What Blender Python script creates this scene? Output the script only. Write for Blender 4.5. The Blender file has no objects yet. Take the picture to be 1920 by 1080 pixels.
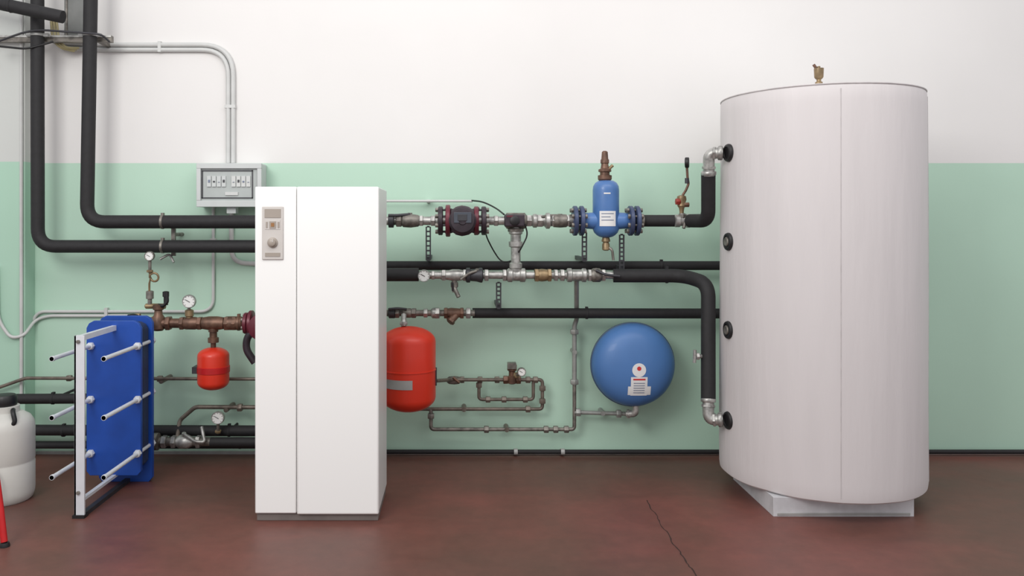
import bpy, bmesh, math, random
from mathutils import Vector, Matrix, noise
random.seed(4)
F=1500.0; U0=860.0; V0=420.0; H=1.5; W=5.23
def P(u,v,d): return Vector(((u-U0)*d/F, d, H-(v-V0)*d/F))
def S(n,d): return n*d/F
scene=bpy.context.scene
col=scene.collection

# ---------------- materials ----------------
def lin(c):
    c=c/255.0
    return c/12.92 if c<=0.04045 else ((c+0.055)/1.055)**2.4
def RGB(r,g,b): return (lin(r),lin(g),lin(b),1)
def mat(name,rgb,rough=0.5,metal=0.0,var=0.08,scale=12,bump=0.0,alt=None,coat=0.0,stretch=None,dist=0.01):
    m=bpy.data.materials.new(name); m.use_nodes=True
    nt=m.node_tree; b=nt.nodes['Principled BSDF']
    tc=nt.nodes.new('ShaderNodeTexCoord')
    nz=nt.nodes.new('ShaderNodeTexNoise'); nz.inputs['Scale'].default_value=scale; nz.inputs['Detail'].default_value=5
    if stretch:
        mp=nt.nodes.new('ShaderNodeMapping'); mp.inputs['Scale'].default_value=stretch
        nt.links.new(tc.outputs['Object'],mp.inputs['Vector']); nt.links.new(mp.outputs['Vector'],nz.inputs['Vector'])
    else: nt.links.new(tc.outputs['Object'],nz.inputs['Vector'])
    rp=nt.nodes.new('ShaderNodeValToRGB')
    c=RGB(*rgb)
    a=RGB(*alt) if alt else tuple([x*(1-var*2) for x in c[:3]]+[1])
    rp.color_ramp.elements[0].position=0.35; rp.color_ramp.elements[1].position=0.6
    rp.color_ramp.elements[0].color=a; rp.color_ramp.elements[1].color=c
    nt.links.new(nz.outputs['Fac'],rp.inputs['Fac']); nt.links.new(rp.outputs['Color'],b.inputs['Base Color'])
    b.inputs['Roughness'].default_value=rough; b.inputs['Metallic'].default_value=metal
    b.inputs['Coat Weight'].default_value=coat
    if bump>0:
        bp=nt.nodes.new('ShaderNodeBump'); bp.inputs['Strength'].default_value=bump; bp.inputs['Distance'].default_value=dist
        nt.links.new(nz.outputs['Fac'],bp.inputs['Height']); nt.links.new(bp.outputs['Normal'],b.inputs['Normal'])
    return m
M={}
M['foam']=mat('black_foam',(32,31,33),0.7,0,0.1,30,0.15)
M['steel']=mat('galvanised_steel',(188,187,183),0.38,0.6,0.25,25)
M['dsteel']=mat('dull_steel',(136,131,124),0.45,0.5,0.25,25)
M['gpipe']=mat('light_grey_pipe',(158,160,156),0.42,0.3,0.1,20)
M['cond']=mat('grey_conduit',(200,201,199),0.45,0,0.03)
M['copper']=mat('aged_thin_pipe',(122,112,102),0.42,0.35,0.2,20)
M['bronze']=mat('bronze_fitting',(120,90,74),0.45,0.4,0.25,20)
M['brass']=mat('brass_fitting',(156,134,102),0.42,0.5,0.2,20)
M['white']=mat('white_enamel',(240,240,238),0.35,0,0.0,3)
M['side']=mat('white_enamel_shaded',(220,220,218),0.4,0,0.01,3)  # same enamel as the front, darkened to put the side's shade into the colour
M['plinth']=mat('grey_plinth',(118,110,106),0.6)
M['trunk']=mat('grey_trunking',(122,124,122),0.5)
M['cpanel']=mat('beige_control_plastic',(198,193,188),0.4,0,0.02)
M['cdark']=mat('beige_dark_plastic',(158,148,138),0.4,0,0.02)
M['amber']=mat('amber_plastic',(150,105,60),0.4)
M['jacket']=mat('grey_vinyl_jacket',(209,204,204),0.55,0,0.012,5,0.5,stretch=(2.2,2.2,.28),dist=.012)
M['seam']=mat('jacket_seam',(196,191,191),0.55)
M['basew']=mat('tank_base_paint',(205,205,208),0.5)
M['rubber']=mat('black_rubber',(28,27,29),0.5)
M['red']=mat('red_enamel',(222,52,28),0.42,0,0.03,6,0,None,0.12)
M['red2']=mat('red_tube_paint',(196,24,28),0.45)
M['redd']=mat('worn_red_plastic',(150,52,42),0.5)
M['blue']=mat('blue_exchanger_paint',(22,74,166),0.45,0,0.09,6)
M['bluet']=mat('blue_vessel_enamel',(76,120,178),0.48,0,0.04,5,0,None,0.08)
M['blued']=mat('dark_blue_rim',(64,86,112),0.5)
M['blues']=mat('blue_separator_paint',(76,118,176),0.4,0,0.06,8,0,None,0.15)
M['bluef']=mat('blue_flange_paint',(72,84,116),0.42,0.2,0.15)
M['pump']=mat('dark_pump_casting',(56,46,54),0.4,0.1,0.2)
M['maroon']=mat('maroon_pump_paint',(108,40,54),0.4,0.1,0.1)
M['pumph']=mat('pump_motor_grey',(74,80,90),0.4,0.2,0.1)
M['zinc']=mat('zinc_bar',(218,221,226),0.35,0.1,0.03)
M['paper']=mat('label_paper',(225,225,224),0.6,0,0.0)
M['ink']=mat('label_ink',(120,130,150),0.6,0,0.0)
M['rink']=mat('label_red_ink',(200,50,50),0.6,0,0.0)
M['dial']=mat('dial_face',(232,232,229),0.4,0,0.0)
M['black']=mat('black_plastic',(24,24,26),0.45)
M['boxg']=mat('box_grey_plastic',(196,200,199),0.45,0,0.02)
M['boxw']=mat('box_smoked_window',(178,184,182),0.2,0,0.03)
M['brk']=mat('breaker_plastic',(204,206,204),0.5,0,0.02)
M['can']=mat('white_polyethylene',(206,205,199),0.5,0,0.04,4)
M['cable']=mat('beige_cable',(170,160,120),0.6)
M['strap']=mat('dark_strap_steel',(66,66,70),0.45,0.4,0.1)
M['rib']=mat('gasket_plates',(48,62,96),0.5)
M['crack']=mat('crack_fill',(52,34,30),0.95)
M['grime']=mat('alloy_strip',(168,168,166),0.5,0.2)

# ---------------- mesh builder ----------------
def thing(name,label,cat,loc,group=None):
    e=bpy.data.objects.new(name,None); e.location=loc; e.empty_display_size=0.1
    e['label']=label; e['category']=cat
    if group: e['group']=group
    col.objects.link(e); return e
def wloc(o):
    if o is None: return Vector((0,0,0))
    return Vector(o.location)+wloc(o.parent)
def fillet(pts,rf,n=7):
    pts=[Vector(p) for p in pts]
    if len(pts)<3 or rf<=0: return pts
    out=[pts[0]]
    for i in range(1,len(pts)-1):
        a,b,c=pts[i-1],pts[i],pts[i+1]
        l1=(a-b).length; l2=(c-b).length
        t=min(rf,l1*0.49,l2*0.49)
        p=b+(a-b).normalized()*t; q=b+(c-b).normalized()*t
        for k in range(n+1):
            s=k/n
            out.append(p*(1-s)**2+b*2*s*(1-s)+q*s*s)
    out.append(pts[-1]); return out
SPLIT={'union_nut','flange','pipe_tee','side_neck','rubber_foot','ball_valve','check_valve'}
class B:
    def __init__(s): s.v=[]; s.f=[]; s.m=[]; s.mats=[]; s.parts=[]
    def mi(s,m):
        m=M[m]
        if m not in s.mats: s.mats.append(m)
        return s.mats.index(m)
    def add(s,vs,fs,m):
        s.parts.append(([Vector(x) for x in vs],fs,m))
        k=s.mi(m); o=len(s.v); s.v+= [Vector(x) for x in vs]
        for f in fs: s.f.append([i+o for i in f]); s.m.append(k)
        return s
    def clusters(s,eps=.004):
        bb=[]
        for vs,fs,m in s.parts:
            bb.append([Vector((min(v[i] for v in vs) for i in range(3))),Vector((max(v[i] for v in vs) for i in range(3)))])
        n=len(bb); g=list(range(n))
        def find(i):
            while g[i]!=i: i=g[i]
            return i
        for i in range(n):
            for j in range(i):
                if all(bb[i][0][k]-eps<=bb[j][1][k] and bb[j][0][k]-eps<=bb[i][1][k] for k in range(3)): g[find(i)]=find(j)
        d={}
        for i in range(n): d.setdefault(find(i),[]).append(s.parts[i])
        out=[]
        for ps in d.values():
            b=B()
            for p in ps: b.add(*p)
            out.append(b)
        return out
    def lathe(s,a,ax,prof,m,seg=28,rot=0.0):
        a=Vector(a); ax=Vector(ax).normalized()
        t=Vector((0,0,1)) if abs(ax.z)<0.9 else Vector((1,0,0))
        x=ax.cross(t).normalized(); y=ax.cross(x)
        vs=[];fs=[];n=len(prof)
        for (r,h) in prof:
            r=max(r,1e-5)
            for k in range(seg):
                th=2*math.pi*k/seg+rot
                vs.append(a+ax*h+x*(r*math.cos(th))+y*(r*math.sin(th)))
        for i in range(n-1):
            for k in range(seg):
                k2=(k+1)%seg
                fs.append([i*seg+k,i*seg+k2,(i+1)*seg+k2,(i+1)*seg+k])
        fs.append(list(range(seg))[::-1]); fs.append([(n-1)*seg+k for k in range(seg)])
        return s.add(vs,fs,m)
    def cyl(s,a,b,r,m,seg=20):
        a=Vector(a);b=Vector(b); return s.lathe(a,b-a,[(r,0),(r,(b-a).length)],m,seg)
    def hexn(s,a,ax,r,w,m):
        return s.lathe(Vector(a)-Vector(ax).normalized()*w/2,ax,[(r*.9,0),(r,w*.12),(r,w*.88),(r*.9,w)],m,6)
    def tube(s,pts,r,m,rf=0.0,seg=16,n=7):
        pts=fillet(pts,rf,n); N=len(pts)
        tan=[]
        for i in range(N):
            if i==0: t=pts[1]-pts[0]
            elif i==N-1: t=pts[-1]-pts[-2]
            else: t=(pts[i+1]-pts[i]).normalized()+(pts[i]-pts[i-1]).normalized()
            tan.append(t.normalized())
        up=Vector((0,0,1)) if abs(tan[0].z)<0.9 else Vector((0,1,0))
        x=tan[0].cross(up).normalized()
        vs=[];fs=[]
        for i in range(N):
            x=(x-tan[i]*x.dot(tan[i])).normalized(); y=tan[i].cross(x)
            for k in range(seg):
                th=2*math.pi*k/seg
                vs.append(pts[i]+x*(r*math.cos(th))+y*(r*math.sin(th)))
        for i in range(N-1):
            for k in range(seg):
                k2=(k+1)%seg
                fs.append([i*seg+k,i*seg+k2,(i+1)*seg+k2,(i+1)*seg+k])
        fs.append(list(range(seg))[::-1]); fs.append([(N-1)*seg+k for k in range(seg)])
        return s.add(vs,fs,m)
    def box(s,lo,hi,m):
        x0,y0,z0=lo;x1,y1,z1=hi
        vs=[(x0,y0,z0),(x1,y0,z0),(x1,y1,z0),(x0,y1,z0),(x0,y0,z1),(x1,y0,z1),(x1,y1,z1),(x0,y1,z1)]
        return s.add(vs,[[0,3,2,1],[4,5,6,7],[0,1,5,4],[1,2,6,5],[2,3,7,6],[3,0,4,7]],m)
    def pbox(s,u0,v0,u1,v1,d,dep,m):
        a=P(u0,v1,d);b=P(u1,v0,d)
        return s.box((a.x,d,a.z),(b.x,d+dep,b.z),m)
    def prism(s,out,y0,y1,m):
        n=len(out)
        vs=[(x,y0,z) for x,z in out]+[(x,y1,z) for x,z in out]
        fs=[list(range(n)),list(range(n,2*n))[::-1]]+[[i,(i+1)%n,(i+1)%n+n,i+n] for i in range(n)]
        return s.add(vs,fs,m)
    def done(s,name,parent=None,label=None,cat=None,bevel=0,group=None,kind=None,nosplit=False):
        if parent and name in SPLIT and not nosplit:
            cl=s.clusters()
            if len(cl)>1:
                os=[c.done(name,parent,label,cat,bevel,group,kind,True) for c in cl]; return os[0]
        lo=Vector((min(v.x for v in s.v),min(v.y for v in s.v),min(v.z for v in s.v)))
        hi=Vector((max(v.x for v in s.v),max(v.y for v in s.v),max(v.z for v in s.v)))
        c=(lo+hi)/2
        me=bpy.data.meshes.new(name); me.from_pydata([v-c for v in s.v],[],s.f)
        for m in s.mats: me.materials.append(m)
        for p,k in zip(me.polygons,s.m): p.material_index=k; p.use_smooth=True
        bm=bmesh.new(); bm.from_mesh(me); bmesh.ops.recalc_face_normals(bm,faces=bm.faces[:]); bm.to_mesh(me); bm.free()
        me.set_sharp_from_angle(angle=math.radians(38))
        o=bpy.data.objects.new(name,me); col.objects.link(o)
        if parent: o.parent=parent
        o.location=c-wloc(parent)
        if bevel:
            b=o.modifiers.new('bevel','BEVEL'); b.width=bevel; b.segments=3; b.limit_method='ANGLE'; b.angle_limit=math.radians(40)
        if label: o['label']=label
        if cat: o['category']=cat
        if group: o['group']=group
        if kind: o['kind']=kind
        return o
X=Vector((1,0,0)); Y=Vector((0,1,0)); Z=Vector((0,0,1))
def hrun(b,v,d,prof,m,seg=24):   # prof [(u,rpx)]
    a=P(prof[0][0],v,d)
    return b.lathe(a,X,[(S(r,d),S(u-prof[0][0],d)) for u,r in prof],m,seg)
def vrun(b,u,d,prof,m,seg=24):   # prof [(v,rpx)] downward
    a=P(u,prof[0][0],d)
    return b.lathe(a,-Z,[(S(r,d),S(v-prof[0][0],d)) for v,r in prof],m,seg)
def ring(b,p,ax,r,w,m,seg=28):
    ax=Vector(ax).normalized()
    return b.lathe(Vector(p)-ax*w/2,ax,[(r*.94,0),(r,w*.15),(r,w*.85),(r*.94,w)],m,seg)

# ---------------- room ----------------
def setting(name,vs,fs,m):
    me=bpy.data.meshes.new(name); me.from_pydata(vs,[],fs); me.materials.append(m)
    o=bpy.data.objects.new(name,me); col.objects.link(o); o['kind']='structure'; return o
def wallmat(name,zline,green,white):
    m=bpy.data.materials.new(name); m.use_nodes=True; nt=m.node_tree; b=nt.nodes['Principled BSDF']
    g=nt.nodes.new('ShaderNodeNewGeometry'); sp=nt.nodes.new('ShaderNodeSeparateXYZ'); nt.links.new(g.outputs['Position'],sp.inputs[0])
    nz=nt.nodes.new('ShaderNodeTexNoise'); nz.inputs['Scale'].default_value=1.3; nz.inputs['Detail'].default_value=4
    nt.links.new(g.outputs['Position'],nz.inputs['Vector'])
    n2=nt.nodes.new('ShaderNodeTexNoise'); n2.inputs['Scale'].default_value=60; n2.inputs['Detail'].default_value=4
    nt.links.new(g.outputs['Position'],n2.inputs['Vector'])
    gt=nt.nodes.new('ShaderNodeMapRange'); gt.inputs['From Min'].default_value=zline-0.002; gt.inputs['From Max'].default_value=zline+0.002
    nt.links.new(sp.outputs['Z'],gt.inputs['Value'])
    def ramp(c,k):
        r=nt.nodes.new('ShaderNodeValToRGB'); c=RGB(*c)
        r.color_ramp.elements[0].position=.3; r.color_ramp.elements[1].position=.7
        r.color_ramp.elements[0].color=tuple([x*k for x in c[:3]]+[1]); r.color_ramp.elements[1].color=c
        nt.links.new(nz.outputs['Fac'],r.inputs['Fac']); return r
    r1=ramp(green,0.94); r2=ramp(white,0.955)
    mx=nt.nodes.new('ShaderNodeMix'); mx.data_type='RGBA'
    nt.links.new(gt.outputs['Result'],mx.inputs['Factor']); nt.links.new(r1.outputs['Color'],mx.inputs['A']); nt.links.new(r2.outputs['Color'],mx.inputs['B'])
    nt.links.new(mx.outputs['Result'],b.inputs['Base Color']); b.inputs['Roughness'].default_value=.6
    bp=nt.nodes.new('ShaderNodeBump'); bp.inputs['Strength'].default_value=.08; bp.inputs['Distance'].default_value=.004
    nt.links.new(n2.outputs['Fac'],bp.inputs['Height']); nt.links.new(bp.outputs['Normal'],b.inputs['Normal'])
    return m
wm=wallmat('painted_two_tone_wall',1.898,(186,218,198),(228,226,224))
setting('wall_back',[(-6,W,0),(6,W,0),(6,W,4.2),(-6,W,4.2),(-6,W+.2,0),(6,W+.2,0),(6,W+.2,4.2),(-6,W+.2,4.2)],
  [[0,1,2,3],[5,4,7,6],[4,0,3,7],[1,5,6,2],[3,2,6,7],[4,5,1,0]],wm)
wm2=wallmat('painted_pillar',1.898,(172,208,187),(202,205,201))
xe=P(47,0,5.11).x
setting('wall_pilaster',[(-4,5.11,0),(xe,5.11,0),(xe,5.11,4.2),(-4,5.11,4.2),(-4,W,0),(xe,W,0),(xe,W,4.2),(-4,W,4.2)],
  [[0,1,2,3],[5,4,7,6],[4,0,3,7],[1,5,6,2],[3,2,6,7],[4,5,1,0]],wm2)
# floor
fm=bpy.data.materials.new('red_concrete_floor'); fm.use_nodes=True; nt=fm.node_tree; b=nt.nodes['Principled BSDF']
g=nt.nodes.new('ShaderNodeNewGeometry')
n1=nt.nodes.new('ShaderNodeTexNoise'); n1.inputs['Scale'].default_value=0.8; n1.inputs['Detail'].default_value=7; n1.inputs['Roughness'].default_value=.58
n2=nt.nodes.new('ShaderNodeTexNoise'); n2.inputs['Scale'].default_value=14; n2.inputs['Detail'].default_value=10; n2.inputs['Roughness'].default_value=.7
n3=nt.nodes.new('ShaderNodeTexNoise'); n3.inputs['Scale'].default_value=2.6; n3.inputs['Detail'].default_value=7; n3.inputs['Distortion'].default_value=.6
mpp=nt.nodes.new('ShaderNodeMapping'); mpp.inputs['Scale'].default_value=(.8,1.3,1); mpp.inputs['Location'].default_value=(3.1,.4,0)
nt.links.new(g.outputs['Position'],mpp.inputs['Vector'])
for n in (n1,n3): nt.links.new(mpp.outputs['Vector'],n.inputs['Vector'])
nt.links.new(g.outputs['Position'],n2.inputs['Vector'])
r1=nt.nodes.new('ShaderNodeValToRGB'); e=r1.color_ramp.elements
e[0].position=.34; e[0].color=RGB(95,67,58); e[1].position=.68; e[1].color=RGB(124,73,65)
x=e.new(.5); x.color=RGB(107,69,60)
nt.links.new(n1.outputs['Fac'],r1.inputs['Fac'])
def mult(col_out,noise_out,lo,p0,p1):
    r=nt.nodes.new('ShaderNodeValToRGB'); r.color_ramp.elements[0].position=p0; r.color_ramp.elements[0].color=(lo,lo,lo,1); r.color_ramp.elements[1].position=p1
    nt.links.new(noise_out,r.inputs['Fac'])
    mx=nt.nodes.new('ShaderNodeMix'); mx.data_type='RGBA'; mx.blend_type='MULTIPLY'; mx.inputs['Factor'].default_value=1
    nt.links.new(col_out,mx.inputs['A']); nt.links.new(r.outputs['Color'],mx.inputs['B']); return mx.outputs['Result']
o_=mult(r1.outputs['Color'],n2.outputs['Fac'],.82,.3,.65)
o_=mult(o_,n3.outputs['Fac'],.88,.34,.56)
nt.links.new(o_,b.inputs['Base Color'])
rr=nt.nodes.new('ShaderNodeMapRange'); rr.inputs['To Min'].default_value=.34; rr.inputs['To Max'].default_value=.56
nt.links.new(n3.outputs['Fac'],rr.inputs['Value']); nt.links.new(rr.outputs['Result'],b.inputs['Roughness'])
bp=nt.nodes.new('ShaderNodeBump'); bp.inputs['Strength'].default_value=.1; bp.inputs['Distance'].default_value=.003
nt.links.new(n2.outputs['Fac'],bp.inputs['Height']); nt.links.new(bp.outputs['Normal'],b.inputs['Normal'])
floor=setting('floor',[(-6,-2,0),(6,-2,0),(6,W,0),(-6,W,0)],[[0,1,2,3]],fm)
def FP(u,v):
    d=F*H/(v-V0); return Vector(((u-U0)*d/F,d,0.0006))
key=[(1214,938),(1222,955),(1232,968),(1240,985),(1252,1000),(1262,1020),(1275,1035),(1286,1052),(1296,1066),(1310,1085)]
cp=[]
for i in range(len(key)-1):
    for k in range(4):
        s_=k/4; cp.append((key[i][0]*(1-s_)+key[i+1][0]*s_+random.uniform(-1.6,1.6),key[i][1]*(1-s_)+key[i+1][1]*s_))
cp.append(key[-1]); n=len(cp)
L=[];R_=[]
for i,(u,v) in enumerate(cp):
    w=.45+.85*(i/n)+random.random()*.8
    L.append(FP(u-w,v)); R_.append(FP(u+w*.8,v))
bb=B(); bb.add(L+R_,[[i,i+1,n+i+1,n+i] for i in range(n-1)],'crack')
bb.done('floor_crack',floor,'thin brown jagged crack in the concrete')
bb=B(); bb.box((P(70,0,W).x,W-.02,.0),(4.6,W-.001,.018),'grime')
bb.done('baseboard_back',kind='structure')

G_INS='foam-insulated pipes on the boiler room wall'
def ins(pts,rpx,d0,label,rf=26):
    b=B(); r=S(rpx,d0)
    b.tube([P(*p) for p in pts],r,'foam',S(rf,d0),20,9)
    return b.done('insulated_pipe',None,label,'pipe',group=G_INS)
ins([(70,-60,5.0),(71,462,5.0),(560,462,5.0)],12,5.0,'black foam-insulated pipe dropping down the wall beside the pillar',34)
ins([(171,-60,4.98),(163,416,4.98),(560,416,4.98)],12.5,4.98,'black foam-insulated pipe bending toward the white cabinet',34)
ins([(-70,-8,4.86),(118,32,4.86)],12,4.86,'short black insulated pipe slanting high beside the pillar',0)
ins([(640,498,5.06),(1420,498,5.06)],8.5,5.06,'thin black insulated pipe running behind the valves to the tank',0)
ins([(640,515,4.85),(785,515,4.85)],12.5,4.85,'short black insulated pipe ending at the thermometer',0)
ins([(886,587,5.03),(1420,588,5.03)],9.5,5.03,'black insulated pipe running low along the wall to the tank',0)
ins([(1150,517,4.85),(1282,517,4.8),(1328,532,4.62),(1328,748,4.52)],13,4.7,'black insulated pipe curving down to the tank bottom port',26)
ins([(1203,414,4.85),(1266,414,4.82)],11,4.85,'short black insulated pipe beside the blue dirt separator',0)
ins([(1294,414,4.78),(1328,414,4.62),(1328,324,4.53)],13,4.6,'black insulated pipe bending up to the tank top port',22)
ins([(-60,806,5.05),(560,808,5.05)],10,5.05,'black insulated pipe near the floor behind the exchanger',0)
ins([(-60,834,5.08),(560,834,5.08)],7,5.08,'thin black insulated pipe just above the floor',0)
ins([(30,748,4.95),(190,747,4.95)],9.5,4.95,'short black insulated pipe beside the white canister',0)
bb=B(); bb.cyl(P(640,847,5.17),P(2150,847,5.17),S(4.2,5.17),'foam',12)
bb.done('insulated_pipe',None,'thin black insulated pipe laid along the wall foot','pipe',group=G_INS)
for u in (967,1055):
    bb=B(); ring(bb,P(u,847,5.17),X,S(6,5.17),S(7,5.17),'grime')
    bb.box((P(u-3,0,5.17).x,5.17,P(0,852,5.17).z),(P(u+3,0,5.17).x,W,P(0,846,5.17).z),'grime')
    bb.done('pipe_clamp',None,'small grey clamp on the pipe at the wall foot','pipe clamp')

# ---------------- heating cabinet ----------------
c=thing('heating_cabinet','tall white enamel heating cabinet standing on a grey plinth','heating unit',(P(594,0,4.03).x,4.25,0))
x0=P(478,0,4.03).x; x1=P(710,0,4.03).x; zt=P(0,350,4.03).z; zb=P(0,963,4.03).z; xs=P(556,0,4.03).x
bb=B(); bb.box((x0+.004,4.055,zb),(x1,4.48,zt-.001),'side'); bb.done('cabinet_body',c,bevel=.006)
bb=B(); bb.box((x0,4.03,zb),(xs-.0015,4.054,zt),'white'); bb.done('front_panel',c,bevel=.006)
bb=B(); bb.box((xs+.0015,4.024,zb-.004),(x1+.001,4.054,zt),'white'); bb.done('front_panel',c,bevel=.009)
bb=B(); bb.box((x0+.006,4.045,0),(x1-.004,4.46,zb),'plinth'); bb.done('plinth',c,bevel=.003)
cpn=B()
cpn.pbox(491,387,531,487,4.022,.01,'cpanel'); cpo=cpn.done('control_panel',c,'beige control panel with dials',bevel=.004)
bb=B(); bb.pbox(496,392,526,408,4.019,.004,'cdark'); bb.done('display',cpo)
bb=B(); bb.pbox(497,413,525,430,4.020,.003,'cpanel')
for u in (500,522):
    bb.pbox(u-1.5,416,u+1.5,427,4.0175,.003,'cdark')
bb.pbox(505,415,517,428,4.017,.004,'cdark'); bb.pbox(508,418,514,425,4.015,.003,'amber'); bb.done('switch_row',cpo)
bb=B(); bb.lathe(P(511,455,4.022),-Y,[(S(10,4),0),(S(9.5,4),.006),(S(7,4),.008),(S(6.5,4),.02),(S(5.5,4),.022)],'cdark',32); bb.pbox(510.3,448,511.7,454,3.998,.003,'cpanel'); bb.done('knob',cpo)
bb=B(); bb.pbox(497,474,525,481,4.019,.004,'cdark'); bb.done('badge_strip',cpo)

# ---------------- storage tank ----------------
TX,TY,TR=2.026,4.5,.529
t=thing('storage_tank','large cylindrical hot water tank in pale grey vinyl jacket','water tank',(TX,TY,0))
ztb=.103; ztt=2.207
bb=B(); seg=120; prof=[(TR-.05,ztb+.004),(TR-.008,ztb),(TR+.001,ztb+.008),(TR+.004,ztb+.03)]
for k in range(1,40): prof.append((TR+.004-.006*k/40,ztb+.03+(ztt-ztb-.06)*k/40))
prof+=[(TR-.003,ztt-.02),(TR-.007,ztt-.006),(TR-.016,ztt),(TR-.06,ztt+.001),(.2,ztt+.004),(.04,ztt+.004)]
bb.lathe((TX,TY,0),Z,prof,'jacket',seg)
def wr(dx,dy,z):
    q=noise.noise(Vector((dx*6,dy*6,z*.9)))*.004+noise.noise(Vector((dx*16,dy*16,z*1.6)))*.0016
    return q*max(0,min(1,(z-ztb)*6))*max(0,min(1,(ztt-z)*6))
for v in bb.v:   # soft vertical wrinkles and slightly uneven lower hem
    dx=v.x-TX; dy=v.y-TY; rr_=math.hypot(dx,dy)
    if rr_>.5 and v.z<ztt-.02:
        q=wr(dx,dy,v.z); v.x+=dx/rr_*q; v.y+=dy/rr_*q
        if v.z<ztb+.04: v.z+=noise.noise(Vector((dx*5,dy*5,7)))*.006
bb.done('tank_jacket',t)
def tp(a,z,r=TR): return Vector((TX+r*math.sin(a),TY-r*math.cos(a),z))
def seamline(a,nm,rad):
    pts=[]
    for k in range(41):
        z=ztb+.03+(ztt-ztb-.06)*k/40; r=TR+.004-.006*k/40
        dx=r*math.sin(a); dy=-r*math.cos(a); r+=wr(dx,dy,z)-rad*.35
        pts.append(tp(a,z,r))
    b=B(); b.tube(pts,rad,'seam',0,8); b.done(nm,t)
seamline(-.232,'jacket_seam',.0028); seamline(math.radians(62),'jacket_zip',.004)
bb=B()
pts=[Vector((TX+(TR-.005)*math.cos(2*math.pi*k/72),TY+(TR-.005)*math.sin(2*math.pi*k/72),ztt-.004)) for k in range(73)]
bb.tube(pts,.004,'seam',0,8); bb.done('rim_piping',t)
bx0=P(1450,0,4.1).x; bx1=P(1714,0,4.1).x
bb=B(); bb.box((bx0,4.1,.0),(bx1,4.7,.1),'basew'); bb.box((bx0+.02,4.097,.006),(bx1-.02,4.101,.02),'grime'); bb.done('tank_base',t,'light grey sheet metal base',bevel=.003)
for i,(vv,plug) in enumerate([(287,0),(453,1),(618,1),(787,0)]):
    a=math.radians(-84); z=H-(vv-V0)*4.46/F
    p=tp(a,z,TR-.014); ax=Vector((math.sin(a),-math.cos(a),0))
    bb=B(); bb.lathe(p,ax,[(.048,0),(.05,.018),(.046,.027),(.035,.029),(.032,.024),(.03,.024)],'rubber',32)
    po=bb.done('pipe_port',t,'black rubber port collar')
    if plug:
        bb=B(); bb.lathe(p,ax,[(.026,0),(.026,.029),(.022,.033)],'dsteel',20); bb.done('port_plug',po,'grey metal plug')
bb=B(); cx=Vector((TX,TY,ztt))
bb.lathe(cx,Z,[(.03,0),(.03,.02),(.014,.03),(.014,.06),(.02,.075),(.02,.09),(.012,.095),(.012,.105),(.018,.11),(.024,.118),(.026,.16),(.026,.168),(.008,.17),(.008,.18)],'brass',24)
bb.cyl(cx+Vector((-.012,0,.165)),cx+Vector((-.03,0,.19)),.008,'bronze',12)
bb.done('air_vent',t,'small brass air vent')

def elbow(pts,r,lab):
    e=thing('pipe_elbow',lab,'pipe fitting',pts[1])
    b=B(); b.tube(pts,r,'steel',r*2.6,20,8); b.done('elbow_pipe',e)
    b=B()
    for q,w in ((0,1),(-1,-2)):
        p=pts[q]; n=(pts[w]-pts[q]).normalized()
        ring(b,p+n*r*.5,n,r*1.3,r*.7,'steel'); b.hexn(p+n*r*1.5,n,r*1.22,r*.5,'steel')
    b.done('union_nut',e); return e
elbow([P(1356,287,4.47),P(1329,287,4.5),P(1329,330,4.52)],S(10.5,4.5),'shiny galvanised elbow into the upper tank port')
elbow([P(1328,745,4.52),P(1328,787,4.5),P(1356,787,4.47)],S(10.5,4.5),'shiny galvanised elbow into the lower tank port')

# ---------------- plate heat exchanger ----------------
hx=thing('plate_heat_exchanger','blue plate heat exchanger clamped by long steel tie bolts','heat exchanger',(-1.93,4.4,0))
def plate(x0,x1,z0,z1,c):
    return [(x0,z0+c*.6),(x0+c*.5,z0),(x1-c*.5,z0),(x1,z0+c*.6),(x1,z1-c),(x1-c*.35,z1-c*.35),(x1-c,z1),(x0+c,z1),(x0+c*.35,z1-c*.35),(x0,z1-c)]
fx0=P(162,0,4.5).x; fx1=P(264,0,4.5).x
bb=B(); bb.prism(plate(fx0,fx1,.085,.955,.04),4.5,4.525,'blue'); bb.done('pressure_plate',hx,'bright blue front pressure plate',bevel=.002)
for k in range(9):
    bb=B(); bb.prism(plate(fx0+.02,fx1-.012,.11,.935,.04),4.53+k*.013,4.537+k*.013,'rib'); bb.done('gasketed_plate',hx,'thin dark gasketed plate')
bb=B(); bb.prism(plate(fx0,fx1+.004,.0,.965,.04),4.655,4.685,'blue')
for sx in (-2.02,-1.86):
    bb.cyl((sx,4.68,.86),(sx,4.72,.86),.035,'blue'); bb.cyl((sx,4.68,.15),(sx,4.72,.15),.035,'blue')
bb.done('frame_plate',hx,'blue rear frame plate standing on the floor',bevel=.002)
bb=B(); cx0=P(139,0,4.08).x; cx1=P(158,0,4.08).x
bb.box((cx0,4.08,.012),(cx1,4.092,.93),'zinc'); bb.box((cx0,4.08,.012),(cx0+.01,4.115,.93),'zinc'); bb.cyl((cx0+.022,4.07,.13),(cx0+.022,4.082,.13),.01,'dsteel',6); bb.cyl((cx0+.022,4.07,.9),(cx0+.022,4.082,.9),.01,'dsteel',6)
bb.done('support_column',hx,'pale zinc plated upright column',bevel=.001)
bb=B(); bb.box((cx0-.006,4.07,0),(cx1+.004,4.12,.016),'rubber'); bb.box((cx1-.03,4.1,0),(cx1-.002,4.66,.022),'strap'); bb.done('floor_rail',hx,'dark floor rail')
bb=B(); bb.box((cx0+.012,4.09,.902),(cx0+.036,4.66,.93),'zinc'); bb.done('guide_bar',hx,'zinc upper guide bar')
bb=B(); bb.box((cx0+.012,4.09,.075),(cx0+.034,4.66,.09),'zinc'); bb.done('guide_bar',hx,'zinc lower guide bar')
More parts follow.
